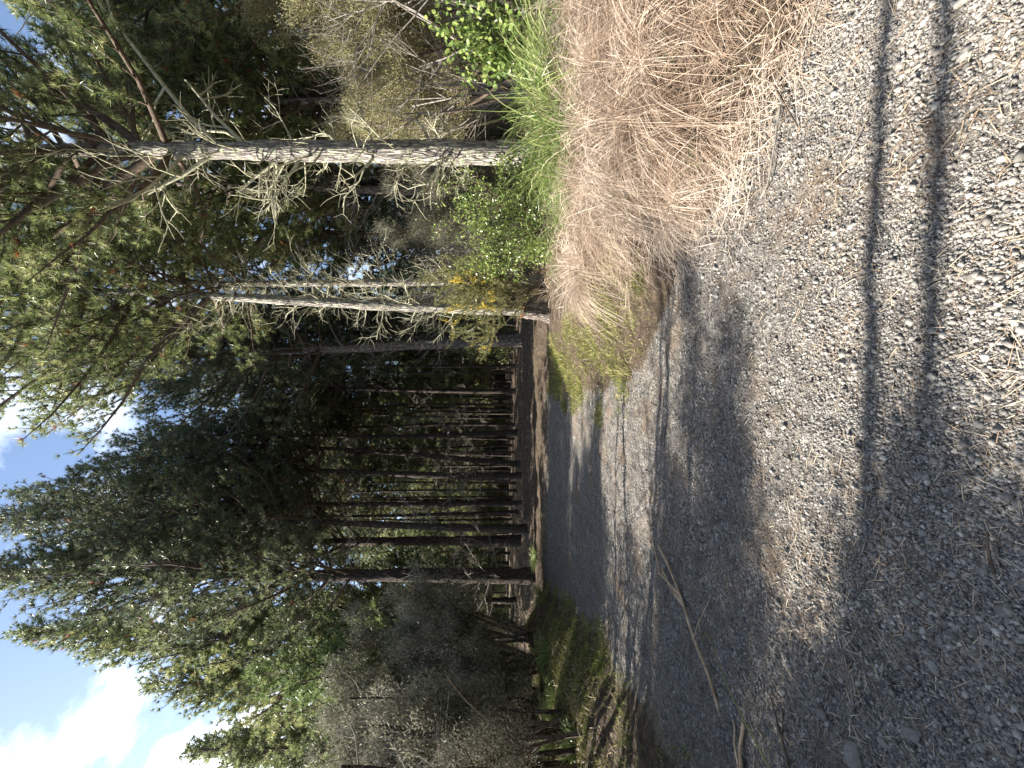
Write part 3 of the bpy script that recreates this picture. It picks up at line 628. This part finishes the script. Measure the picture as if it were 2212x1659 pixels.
# left-hand thicket: shades the track
lf_ = [
 (1385, 11.2, 4.6, 'dull manuka nearest the big dark trunk on the left'),
 (1440, 10.3, 5.6, 'brownish manuka, second from the big dark trunk'),
 (1480, 11.8, 6.6, 'tallest manuka of the left-hand thicket, behind the lit grass tuft'),
 (1570, 7.3, 4.4, 'grey-brown manuka in front, towards the left-hand frame edge'),
 (1560, 10.8, 6.4, 'manuka with a hazy grey top in the middle of the left-hand thicket'),
 (1655, 7.6, 5.0, 'large manuka in front, right at the left-hand frame edge'),
 (1650, 10.4, 6.6, 'tall manuka behind, at the left-hand frame edge'),
 (1500, 9.9, 2.4, 'low rounded manuka filling the foot of the left-hand thicket'),
 (1610, 9.8, 2.6, 'low rounded manuka at the foot of the tall one by the left-hand frame edge'),
 (1420, 12.6, 3.0, 'low dull manuka deep behind the first of the left-hand thicket'),
]
for k, (yy, Yd, h, lab) in enumerate(lf_):
    manuka('manuka_shrub', lab, px(yy, 0, Yd)[0], Yd, h * .88, 1.45, 330 + k, 'manuka_shaded', 'manuka shrubs of the left-hand thicket', 6, .9, .28, out=.30, n_per=13, nw=.019, nl=.085, rad=.085)
# left of the frame: what throws the shade over the near gravel
OFF = [(-5.7, 3.5, 4.9), (-5.0, 3.3, 2.6), (-6.3, 4.7, 3.8), (-5.6, 6.0, 2.6), (-7.4, 7.4, 3.0)]
for k, (x, y, h) in enumerate(OFF):
    manuka('manuka_shrub', 'manuka thicket growing beside the clearing past the left-hand frame edge', x, y, h, .75 if k < 2 else 1.1, 350 + k, 'manuka_shaded', 'manuka shrubs past the left-hand frame edge', 7 if k < 2 else 5, 1.0 if k < 2 else .8, .22 if k < 2 else .34, out=.10 if k < 2 else .26, n_per=34 if k < 2 else 12)
def shade_pole(x, y, h, r, seed, label, group):  # crownless stems added beside the track to cast streaks of shade
    rng = np.random.default_rng(seed); root = empty('added_stem', (x, y, float(T(x, y)) - .05), label, 'added stem', group); mb = MB()
    path = trunk_path(h, rng.normal(0, .03, 2), .12, rng, 16); tube(mb, path, np.linspace(r, .02, 16), 8, .5, .04); mb.build('trunk', M['bark_shaded'], root, smooth=True)
    for k in range(14):
        db = MB(); i = rng.integers(4, 15); a = rng.uniform(0, 6.28); twigs(db, path[i], [math.cos(a), math.sin(a), rng.uniform(.1, .8)], rng.uniform(.3, 1.1), .012, 1, rng, 4, 4, None, .05, .15); db.build('twig', M['dead_twig'], root)
    return root
dp_ = shade_pole(-6.0, 3.9, 6.2, .05, 800, 'bare stem added among the left-hand scrub to cast shade streaks', 'bare stems added to the left-hand scrub for shade streaks')
for k in range(32):
    x = -5.4 - rg.uniform(0, 3.4); y = 3.9 + .24 * k + rg.uniform(-.2, .2)
    if y > 6: x -= .08 * (y - 6) + (y - 6) * .25
    c = copy_tree(dp_, (x, y, float(T(x, y)) - .05), rg.uniform(0, 6.28), (rg.uniform(.7, 1.6),) * 2 + (rg.uniform(.65, 1.15) * (1 if y < 4.9 else .58),), dp_['label'], dp_['group'])
def pole_tree(x, y, h, r, seed, c0):
    return pine('pine_tree', 'thin bare-stemmed pine past the left-hand frame edge', x, y, h, r, c0, 1.6, seed, 'pine', 'bark', group='thin pines past the left-hand frame edge', sides=8, dead=6, dead_len=.4, wob=.09, **mid)
pole_tree(-6.5, 1.95, 9, .055, 370, 7.4); pole_tree(-6.2, 1.72, 9, .05, 371, 7.2)
for k, (x, y, h, sp) in enumerate([(-4.7, 2.35, 1.9, .6), (-5.5, 2.0, 2.2, .5), (-4.2, 1.75, 1.6, .6), (-3.5, 1.35, 1.7, .7), (-3.9, 1.0, 2.1, .8), (-4.4, .9, 2.6, .8), (-4.5, 2.85, 1.7, .5), (-3.6, .4, 2.3, .7), (-4.0, 1.4, 2.5, .8), (-4.9, 1.25, 3.1, .8)]):
    manuka('manuka_shrub', 'low manuka beside the near gravel past the left-hand frame edge', x, y, h, sp, 380 + k, 'manuka_shaded', 'low manuka past the left-hand frame edge', 5, 1.2, .05, out=.4)

def bush(label, yy, v, Yd, wpx, hpx, seed, n=1400, ll=.05, lw=.032, group='broad-leaved bushes on the right', mat='broad'):
    """leafy bush: centre of its crown at (yy, v)"""
    rng = np.random.default_rng(seed); c = px(yy, v, Yd); g = float(T(c[0], Yd)); root = empty('leafy_bush', (c[0], Yd, g), label, 'bush', group)
    sb = MB(); fb = MB(); tips = []; hh = c[2] - g; w2 = wpx / 870 * Yd / 2; h2 = hpx / 870 * Yd / 2
    for k in range(16):
        tgt = rng.normal(0, .5, 3) * np.array([w2, w2 * .8, h2]) + np.array([0, 0, hh]); tgt[2] = max(tgt[2], .1)
        st = rng.normal(0, .06, 3) * np.array([1, 1, 0]); d = tgt - st
        twigs(sb, st, d, np.linalg.norm(d), .010, 2, rng, 4, 4, tips, .05, .12)
    sb.build('stems', M['limb'], root)
    P = []
    for pts, e in tips:
        m = 10; t = rng.uniform(.3, 1, m) * 4; i = np.clip(t.astype(int), 0, 3); P.append(pts[i] + (pts[i + 1] - pts[i]) * (t - i)[:, None])
    P = np.concatenate(P); P = P[rng.integers(0, len(P), n)] + rng.normal(0, .05, (n, 3))
    Q = P - np.array([0, 0, hh]); k = (Q[:, 0] / w2) ** 2 + (Q[:, 1] / w2) ** 2 + (Q[:, 2] / h2) ** 2 < 1.6 + rng.uniform(-.5, .8, len(P)); P = P[k & (P[:, 2] > .02)]
    leaves(fb, P, unit(rng.normal(0, .6, (len(P), 3)) + np.array([0, 0, .5])), rng.uniform(.7, 1.3, len(P)) * ll, lw, rng)
    fb.build('leaves', M[mat], root); return root
bush('round-leaved bright green bush at the right-hand frame edge', 75, 1050, 5.6, 190, 230, 401, 2600, .075, .05)
bush('small yellow-green bush close against the left side of the stout pine trunk', 375, 1125, 6.2, 90, 150, 402, 1400, .05, .032)
bush('wide straggly green bush left of the stout trunk, behind the dry grass', 480, 1090, 6.4, 200, 280, 403, 6800, .04, .024)
bush('low green bush between the straggly bush and the gorse', 545, 1150, 8.0, 80, 150, 404, 1500, .04, .022)

# gorse with yellow flowers
def gorse(label, yy, Yd, h, w_, seed):
    rng = np.random.default_rng(seed); x = px(yy, 0, Yd)[0]; g = float(T(x, Yd)); root = empty('gorse_bush', (x, Yd, g), label, 'bush')
    sb = MB(); fb = MB(); fl = MB(); tips = []
    for k in range(20):
        a = rng.uniform(0, 6.28); o = rng.uniform(.2, 1.1); d = np.array([math.cos(a) * o * w_ / h, math.sin(a) * o * w_ / h * .7, 1.]); n0 = len(tips)
        twigs(sb, rng.normal(0, .05, 3) * np.array([1, 1, 0]), d, h * rng.uniform(.6, 1.05), .014, 3, rng, 3, 4, tips, .08, .12)
    sb.build('stems', M['limb'], root)
    P = []; D = []
    for pts, e in tips:
        m = max(4, int(np.linalg.norm(pts[-1] - pts[0]) / .02)); t = rng.uniform(.1, 1, m) * 4; i = np.clip(t.astype(int), 0, 3); P.append(pts[i] + (pts[i + 1] - pts[i]) * (t - i)[:, None]); D.append(np.repeat(e[None], m, 0))
    P = np.concatenate(P); D = np.concatenate(D); needles(fb, P, D, .06, .008, 5, .7, rng); fb.build('spines', M['gorse'], root)
    tt = [pts for pts, e in tips if pts[-1][2] > h * .72 and (pts[-1][0] < .1 or pts[-1][2] > h * .9)]
    for pts in tt[:60]:
        m = 26; t = rng.uniform(1.2, 4, m); i = np.clip(t.astype(int), 0, 3); Q = pts[i] + (pts[i + 1] - pts[i]) * (t - i)[:, None] + rng.normal(0, .018, (m, 3))
        leaves(fl, Q, unit(rng.normal(0, 1, (m, 3))), .024, .018, rng)
    fl.build('flowers', M['flower'], root)
gorse('gorse bush with sprays of yellow flowers before the crooked grey trunk', 625, 9.4, 1.75, .85, 410)

# broken stump under the gorse
sx, sy = px(683, 0, 9.6)[0], 9.6; g = float(T(sx, sy)); root = empty('tree_stump', (sx, sy, g - .1), 'short broken stump with red-brown torn wood beside the gorse', 'stump')
mb = MB(); z = np.linspace(0, .75, 14); rr = np.interp(z, [0, .15, .4, .75], [.26, .17, .14, .13]); tube(mb, np.stack([.12 * z, z * 0, z], 1), rr, 18, .5, .09); mb.build('stump_wood', M['bark'], root)
mb = MB()
for k in range(26):
    a = RNG.uniform(0, 6.28); p = np.array([.09 + math.cos(a) * .09, math.sin(a) * .09, .68]); blades(mb, p[None], unit(np.array([[math.cos(a) * .3, math.sin(a) * .3, 1]])), RNG.uniform(.08, .25), .05, RNG, 0)
mb.build('torn_wood', M['stub'], root)

# dead pale shrub stems on the right
def dead_shrub(label, yy, Yd, h, seed, n=4, lean=0):
    rng = np.random.default_rng(seed); x = px(yy, 0, Yd)[0]; root = empty('dead_shrub', (x, Yd, float(T(x, Yd)) - .05), label, 'dead shrub', 'bare dead shrubs on the right'); mb = MB()
    for k in range(n):
        a = rng.uniform(0, 6.28); twigs(mb, rng.normal(0, .08, 3) * np.array([1, 1, 0]), [math.cos(a) * .22 + lean, math.sin(a) * .2, 1], h * rng.uniform(.6, 1), .028, 3, rng, 4, 6, None, .08, .10)
    mb.build('branches', M['dead_twig'], root)
dead_shrub('forked bare grey shrub right of the stout trunk, behind the tussock', 190, 7.8, 3.6, 421, 5)
dead_shrub('bare white-twigged shrub at the right-hand frame edge', 30, 7.2, 4.4, 422, 4)
dead_shrub('dead grey shrub in the shade right of the slim pale trunk', 560, 10.6, 3.2, 424, 3)

# ------------------------------------------------------------------ grasses
def tussock(label, yy, v, Yd, n, ln, seed, mat='green_grass', wd=.009, spread=.55, droop=.75, group='green grass tussocks', rad=.12, name='grass_tussock', lean=(0, 0)):
    rng = np.random.default_rng(seed); x = px(yy, v, Yd)[0]; g = float(T(x, Yd)); root = None
    a = rng.uniform(0, 6.28, n); rr = rad * np.sqrt(rng.uniform(0, 1, n)); P = np.stack([np.cos(a) * rr, np.sin(a) * rr, np.zeros(n)], 1)
    D = unit(np.stack([np.cos(a) * spread + rng.normal(0, .2, n) + lean[0], np.sin(a) * spread + rng.normal(0, .2, n) + lean[1], np.ones(n)], 1)); mb = MB()
    blades(mb, P, D, rng.uniform(.5, 1.1, n) * ln, wd, rng, rng.uniform(.5, 1.2, n) * droop, 6)
    o = mb.build(name, M[mat]); o.location = (x, Yd, g); return tag(o, label, 'grass', group)
tussock('tall green tussock arching in front of the stout pine trunk', 300, 1180, 5.4, 520, 2.05, 501, wd=.013, rad=.3)
tussock('tall green tussock right of the stout trunk, below the forked bare shrub', 225, 1170, 5.3, 460, 2.1, 502, wd=.013, rad=.3)
tussock('tall green tussock next to the round-leaved bush', 165, 1170, 5.3, 300, 1.9, 503, wd=.012, rad=.25)
tussock('low green tussock among dry straw just left of the stout trunk', 355, 1210, 5.0, 300, 1.1, 504, wd=.010, rad=.3)
tussock('green tussock mixed into the straggly bush', 440, 1180, 5.8, 320, 1.2, 505, rad=.3)
tussock('small bright tussock near the gorse foot', 555, 1200, 7.5, 200, .6, 506, rad=.25)
tussock('green tuft sprouting alone in the dry straw nearest the right-hand frame edge', 118, 1560, 2.85, 46, .30, 507, wd=.004, rad=.03, spread=.35)
tussock('green tuft sprouting low in the dry straw by the gravel edge', 350, 1555, 2.95, 46, .26, 508, wd=.004, rad=.04)
LT = [(1405, 9.4, .75, 'sunlit grass tuft at the foot of the tallest thicket manuka'), (1575, 7.6, .95, 'large bright grass tussock deep in the shaded scrub on the left'), (1600, 6.9, .8, 'grass tussock in front of the large bright one on the left'),
      (1500, 8.6, .6, 'dim grass tuft halfway along the left-hand thicket'), (1290, 12.5, .7, 'grass tuft left of the big dark trunk foot'), (1205, 14, .6, 'grass tuft right of the big dark trunk foot'), (1640, 8.4, .9, 'grass tussock at the left-hand frame edge under the manuka')]
for k, (yy, Yd, ln, lab) in enumerate(LT): tussock(lab, yy, 0, Yd, 240, ln, 520 + k, wd=.012, rad=.22, group='grass tussocks along the left-hand bank')

for k, (yy, Yd, ln, mt, lab) in enumerate([(275, 4.7, 1.0, 'green_grass', 'green tussock in front of the tallest ones, half sunk in dry straw'), (395, 5.3, .9, 'green_grass', 'short green tussock in the straw before the straggly bush'), (120, 4.9, 1.0, 'green_grass', 'green tussock mixed into dry stalks under the round-leaved bush'),
     (250, 5.9, 1.2, 'dry_grass', 'dry straw tussock standing among the tall green ones'), (330, 6.3, 1.1, 'dry_grass', 'dry straw tussock at the foot of the stout pine'), (180, 6.2, 1.3, 'dry_grass', 'dry straw tussock behind the green one next to the round-leaved bush'), (450, 5.3, .8, 'dry_grass', 'dry straw tussock below the wide straggly bush'), (520, 6.2, .8, 'dry_grass', 'dry straw tussock below the low green bush beside the gorse')]):
    tussock(lab, yy, 0, Yd, 260, ln, 540 + k, mt, wd=.009, rad=.25, spread=.7)
# dry grass over the right-hand rise (uncountable)
rng = np.random.default_rng(61); mb = MB()
def back_edge(x): return np.interp(x, [0, 1.0, 2.0, 2.6, 3.6, 4.4, 9], [6.2, 6.8, 5.4, 4.6, 4.7, 5.2, 8.0])
cx = rng.uniform(0, 8, 900); cy = rng.uniform(1.35, 8, 900); d_, _ = edges(cx, cy); k = (d_ > .22 + 1.25 * sstep(cy, 3.2, 4.3)) & (cy < back_edge(cx)) & (cx < cy * 1.05 + .5); cx, cy, d_ = cx[k], cy[k], d_[k]
# keep hummocks apart
keep = []
for i in range(len(cx)):
    if all((cx[i] - cx[j]) ** 2 + (cy[i] - cy[j]) ** 2 > (.15 + .055 * cy[i]) ** 2 for j in keep): keep.append(i)
cx, cy, d_ = cx[keep], cy[keep], d_[keep]
for x0, y0, dd in zip(cx, cy, d_):
    m = int(380 + 60 * min(dd, 3)); a = rng.uniform(0, 6.28, m); rr_ = .16 * np.sqrt(rng.uniform(0, 1, m)); X_ = x0 + np.cos(a) * rr_; Y_ = y0 + np.sin(a) * rr_
    hl = np.interp(dd, [.2, .6, 1.5, 4], [.26, .6, .95, 1.05]) * np.interp(y0, [1.3, 2.2, 3.2], [.4, .65, 1]) * rng.uniform(.6, 1.25)
    flow = 3.6 + .8 * float(fbm(x0 * .8, y0 * .8 + 7, 2)); sp = rng.uniform(.5, 1.1, m)
    D = unit(np.stack([np.cos(a) * sp + .45 * np.cos(flow), np.sin(a) * sp + .45 * np.sin(flow), np.ones(m)], 1) + rng.normal(0, .18, (m, 3)))
    blades(mb, np.stack([X_, Y_, T(X_, Y_) - .02], 1), D, 1.12 * hl * rng.uniform(.45, 1.2, m), rng.uniform(.0016, .0036, m) * (1 + y0 * .10), rng, rng.uniform(.45, 1.15, m), 5, a=np.clip(rng.normal(.48 + rng.normal(0, .22), .2, m), 0, 1))
n = 13000; Yg = rng.uniform(1.3, 8, n); Xg = rng.uniform(-.2, 9, n); dr, _ = edges(Xg, Yg); k = (dr > .15 + 1.15 * sstep(Yg, 3.2, 4.3)) & (Xg < Yg * 1.02 + .4) & (Yg < back_edge(Xg)); Xg, Yg, dr = Xg[k], Yg[k], dr[k]; n = len(Xg)
az = rng.uniform(0, 6.28, n); tilt = rng.uniform(.4, 3, n); D = unit(np.stack([np.cos(az) * tilt, np.sin(az) * tilt, np.ones(n)], 1))
blades(mb, np.stack([Xg, Yg, T(Xg, Yg) + rng.uniform(0, .28, n) * np.clip(dr, 0, 1)], 1), D, rng.uniform(.15, .6, n) * np.interp(dr, [0, 1], [.4, 1]), rng.uniform(.002, .004, n) * (1 + Yg * .10), rng, rng.uniform(.1, .5, n), 3)
tag(mb.build('dry_grass', M['dry_grass']), 'matted straw-coloured dead grass over the right-hand rise', kind='stuff')
# flattened pale straw at the edge of the gravel
mb = MB(); n = 2600; Yg = rng.uniform(1.2, 4.6, n); re = np.interp(Yg, RE_Y, RE_X); Xg = re + rng.normal(.25, .2, n) + 1.0 * sstep(Yg, 3.2, 4.2)
az = rng.normal(3.9, .8, n); D = unit(np.stack([np.cos(az), np.sin(az), rng.uniform(0, .25, n)], 1))
blades(mb, np.stack([Xg, Yg, T(Xg, Yg) + .01], 1), D, rng.uniform(.08, .35, n), .004, rng, .12, 3, a=rng.beta(4, 1.3, n))
tag(mb.build('flattened_straw', M['dry_grass']), 'pale flattened straw lying along the gravel edge', kind='stuff')
# green weeds and moss at the edges
mb = MB(); n = 190000; Yg = rng.uniform(3.2, 12, n); Xg = rng.uniform(-9, 2.6, n); dr, dl = edges(Xg, Yg); cl = fbm(Xg * 2 + 11, Yg * 2, 3)
pr = np.where(dl > 0, .55, 0) + np.where((dr > -.1 + .45 * fbm(Xg * 1.9, Yg * 1.9 + 60, 3)) & (dr < 1.5) & (Yg > 3.9), .62, 0)
k = rng.uniform(-.3, 1.0, n) < cl * .8 + pr - .25
k &= (pr > 0); Xg, Yg = Xg[k], Yg[k]; n = len(Xg); a = rng.uniform(0, 6.28, n); tl = rng.uniform(.2, 1.5, n)
D = unit(np.stack([np.cos(a) * tl, np.sin(a) * tl, np.ones(n)], 1))
blades(mb, np.stack([Xg, Yg, T(Xg, Yg) - .005], 1), D, rng.uniform(.03, .12, n) * np.where((Xg > -1) & (cl[k] > .1), 1.7, np.where(Xg < -3.5, 1.5, 1)), .005 + .0006 * Yg, rng, .3, 2)
tag(mb.build('ground_cover', M['moss']), 'low moss and green weeds along both edges of the gravel', kind='stuff')
# brown understorey straw in the left scrub and the far floor
mb = MB(); n = 26000; Yg = rng.uniform(5, 24, n); Xg = rng.uniform(-1.05, 1.05, n) * Yg; dr, dl = edges(Xg, Yg); k = (dl > .8) | (Yg > 14.5) | (dr > 2.5); Xg, Yg = Xg[k], Yg[k]; n = len(Xg)
a = rng.uniform(0, 6.28, n); D = unit(np.stack([np.cos(a), np.sin(a), rng.uniform(.1, 1.3, n)], 1))
blades(mb, np.stack([Xg, Yg, T(Xg, Yg)], 1), D, rng.uniform(.08, .45, n) * np.where(Yg > 14, .5, 1), .008 + .0006 * Yg, rng, .5, 3)
tag(mb.build('undergrowth', M['litter']), 'brown dead undergrowth on the forest floor', kind='stuff')

p0, p1 = px(1456, 962, 7.0), px(1640, 1135, 6.4); mb = MB(); cc = p1.copy(); q = np.linspace(0, 1, 12)[:, None]; pp = p0 * (1 - q) + p1 * q; pp[:, 2] += .08 * np.sin(q[:, 0] * 5); tube(mb, pp - cc, np.linspace(.008, .016, 12), 6, .5, .06)
o = mb.build('leaning_stem', M['cane']); o.location = cc; tag(o, 'thin pale bare stem leaning diagonally across the shaded scrub at the left', 'stem')
# ------------------------------------------------------------------ fallen sticks on the near gravel
def stick(name, label, pts, r0, r1, mat, group='dry sticks fallen on the gravel', cat='stick', lift=.015, fork=None, n=16):
    P = []
    for (yy, v, hh) in pts:
        Yd = CAM_H * 870 / (v - 1090); x = (829.5 - yy) / 870 * Yd; P.append([x, Yd, float(T(x, Yd, False)) + hh + lift])
    P = np.array(P); t = np.linspace(0, len(P) - 1, n); Q = np.stack([np.interp(t, np.arange(len(P)), P[:, k]) for k in range(3)], 1); Q[1:-1] = (Q[:-2] + 2 * Q[1:-1] + Q[2:]) / 4; c = Q[0].copy()
    mb = MB(); tube(mb, Q - c, np.linspace(r0, r1, n), 8, .5, .08)
    if fork: 
        for f in fork:
            F_ = []
            for (yy, v, hh) in f:
                Yd = CAM_H * 870 / (v - 1090); x = (829.5 - yy) / 870 * Yd; F_.append([x, Yd, float(T(x, Yd, False)) + hh + lift])
            tube(mb, np.array(F_) - c, np.linspace(r1 * 1.0, r1 * .5, len(F_)), 6, .5, .05)
    o = mb.build(name, M[mat]); o.location = c; return tag(o, label, cat, group)
stick('fallen_branch', 'long tan branch lying across the left-hand side of the gravel, split at its far end', [(1548, 1562, 0), (1450, 1538, .02), (1380, 1511, .03), (1290, 1480, .02), (1220, 1452, .02), (1178, 1436, .05)], .011, .010, 'cane',
      fork=[[(1300, 1482, .02), (1270, 1462, .03), (1232, 1446, .05), (1240, 1432, .04)], [(1285, 1478, .02), (1240, 1444, .06), (1160, 1432, .09)], [(1310, 1486, .02), (1275, 1458, .02), (1225, 1440, .03)]])
stick('stick', 'pale stout stick entering from the frame edge near the mossy ground', [(1675, 1608, 0), (1620, 1606, .01), (1562, 1612, 0)], .012, .009, 'cane')
stick('stick', 'second pale stick crossing beside the stout one at the frame edge', [(1680, 1606, 0), (1610, 1598, .02), (1560, 1592, 0)], .009, .006, 'cane')
stick('plant_stem', 'long thin green stem arching over the shaded gravel', [(1680, 1678, 0), (1610, 1650, .02), (1540, 1621, .05), (1480, 1595, .06), (1410, 1565, .05), (1370, 1545, .03), (1364, 1531, .01), (1385, 1520, 0)], .005, .003, 'gorse', cat='plant stem')
stick('stick', 'dark broken twigs lying just nearer than the green stem', [(1675, 1716, 0), (1600, 1700, .01), (1540, 1684, .01), (1500, 1668, 0)], .007, .004, 'limb', fork=[[(1600, 1700, .01), (1540, 1706, .02), (1500, 1690, 0)]])
stick('stick', 'thin straight twig touching the middle of the long tan branch', [(1296, 1537, 0), (1340, 1524, .03), (1384, 1511, .04)], .004, .003, 'cane', n=8)
stick('stick', 'thin grey twig on the far side of the long tan branch', [(1466, 1482, 0), (1420, 1490, .02), (1385, 1497, .01)], .004, .003, 'dead_twig', n=8)
stick('stick', 'dark forked twig in the shade at the near edge of the gravel', [(1240, 2158, 0), (1190, 2152, .01), (1150, 2150, .01)], .005, .003, 'limb', fork=[[(1190, 2152, .01), (1158, 2136, .02), (1150, 2122, .01)]])
stick('stick', 'short brown stick poking from the straw onto the sunlit gravel', [(185, 1692, .03), (230, 1712, .02), (275, 1731, 0)], .005, .004, 'limb', n=8)
stick('stick', 'bleached stick with a kink lying along the straw edge', [(225, 1700, .02), (330, 1684, .02), (400, 1668, .01), (428, 1648, 0)], .006, .004, 'dead_twig', n=10)
stick('stick', 'bleached twig curled on the gravel between the two shadow stripes', [(350, 1828, 0), (300, 1865, .01), (262, 1882, .01)], .003, .002, 'dead_twig', n=8)
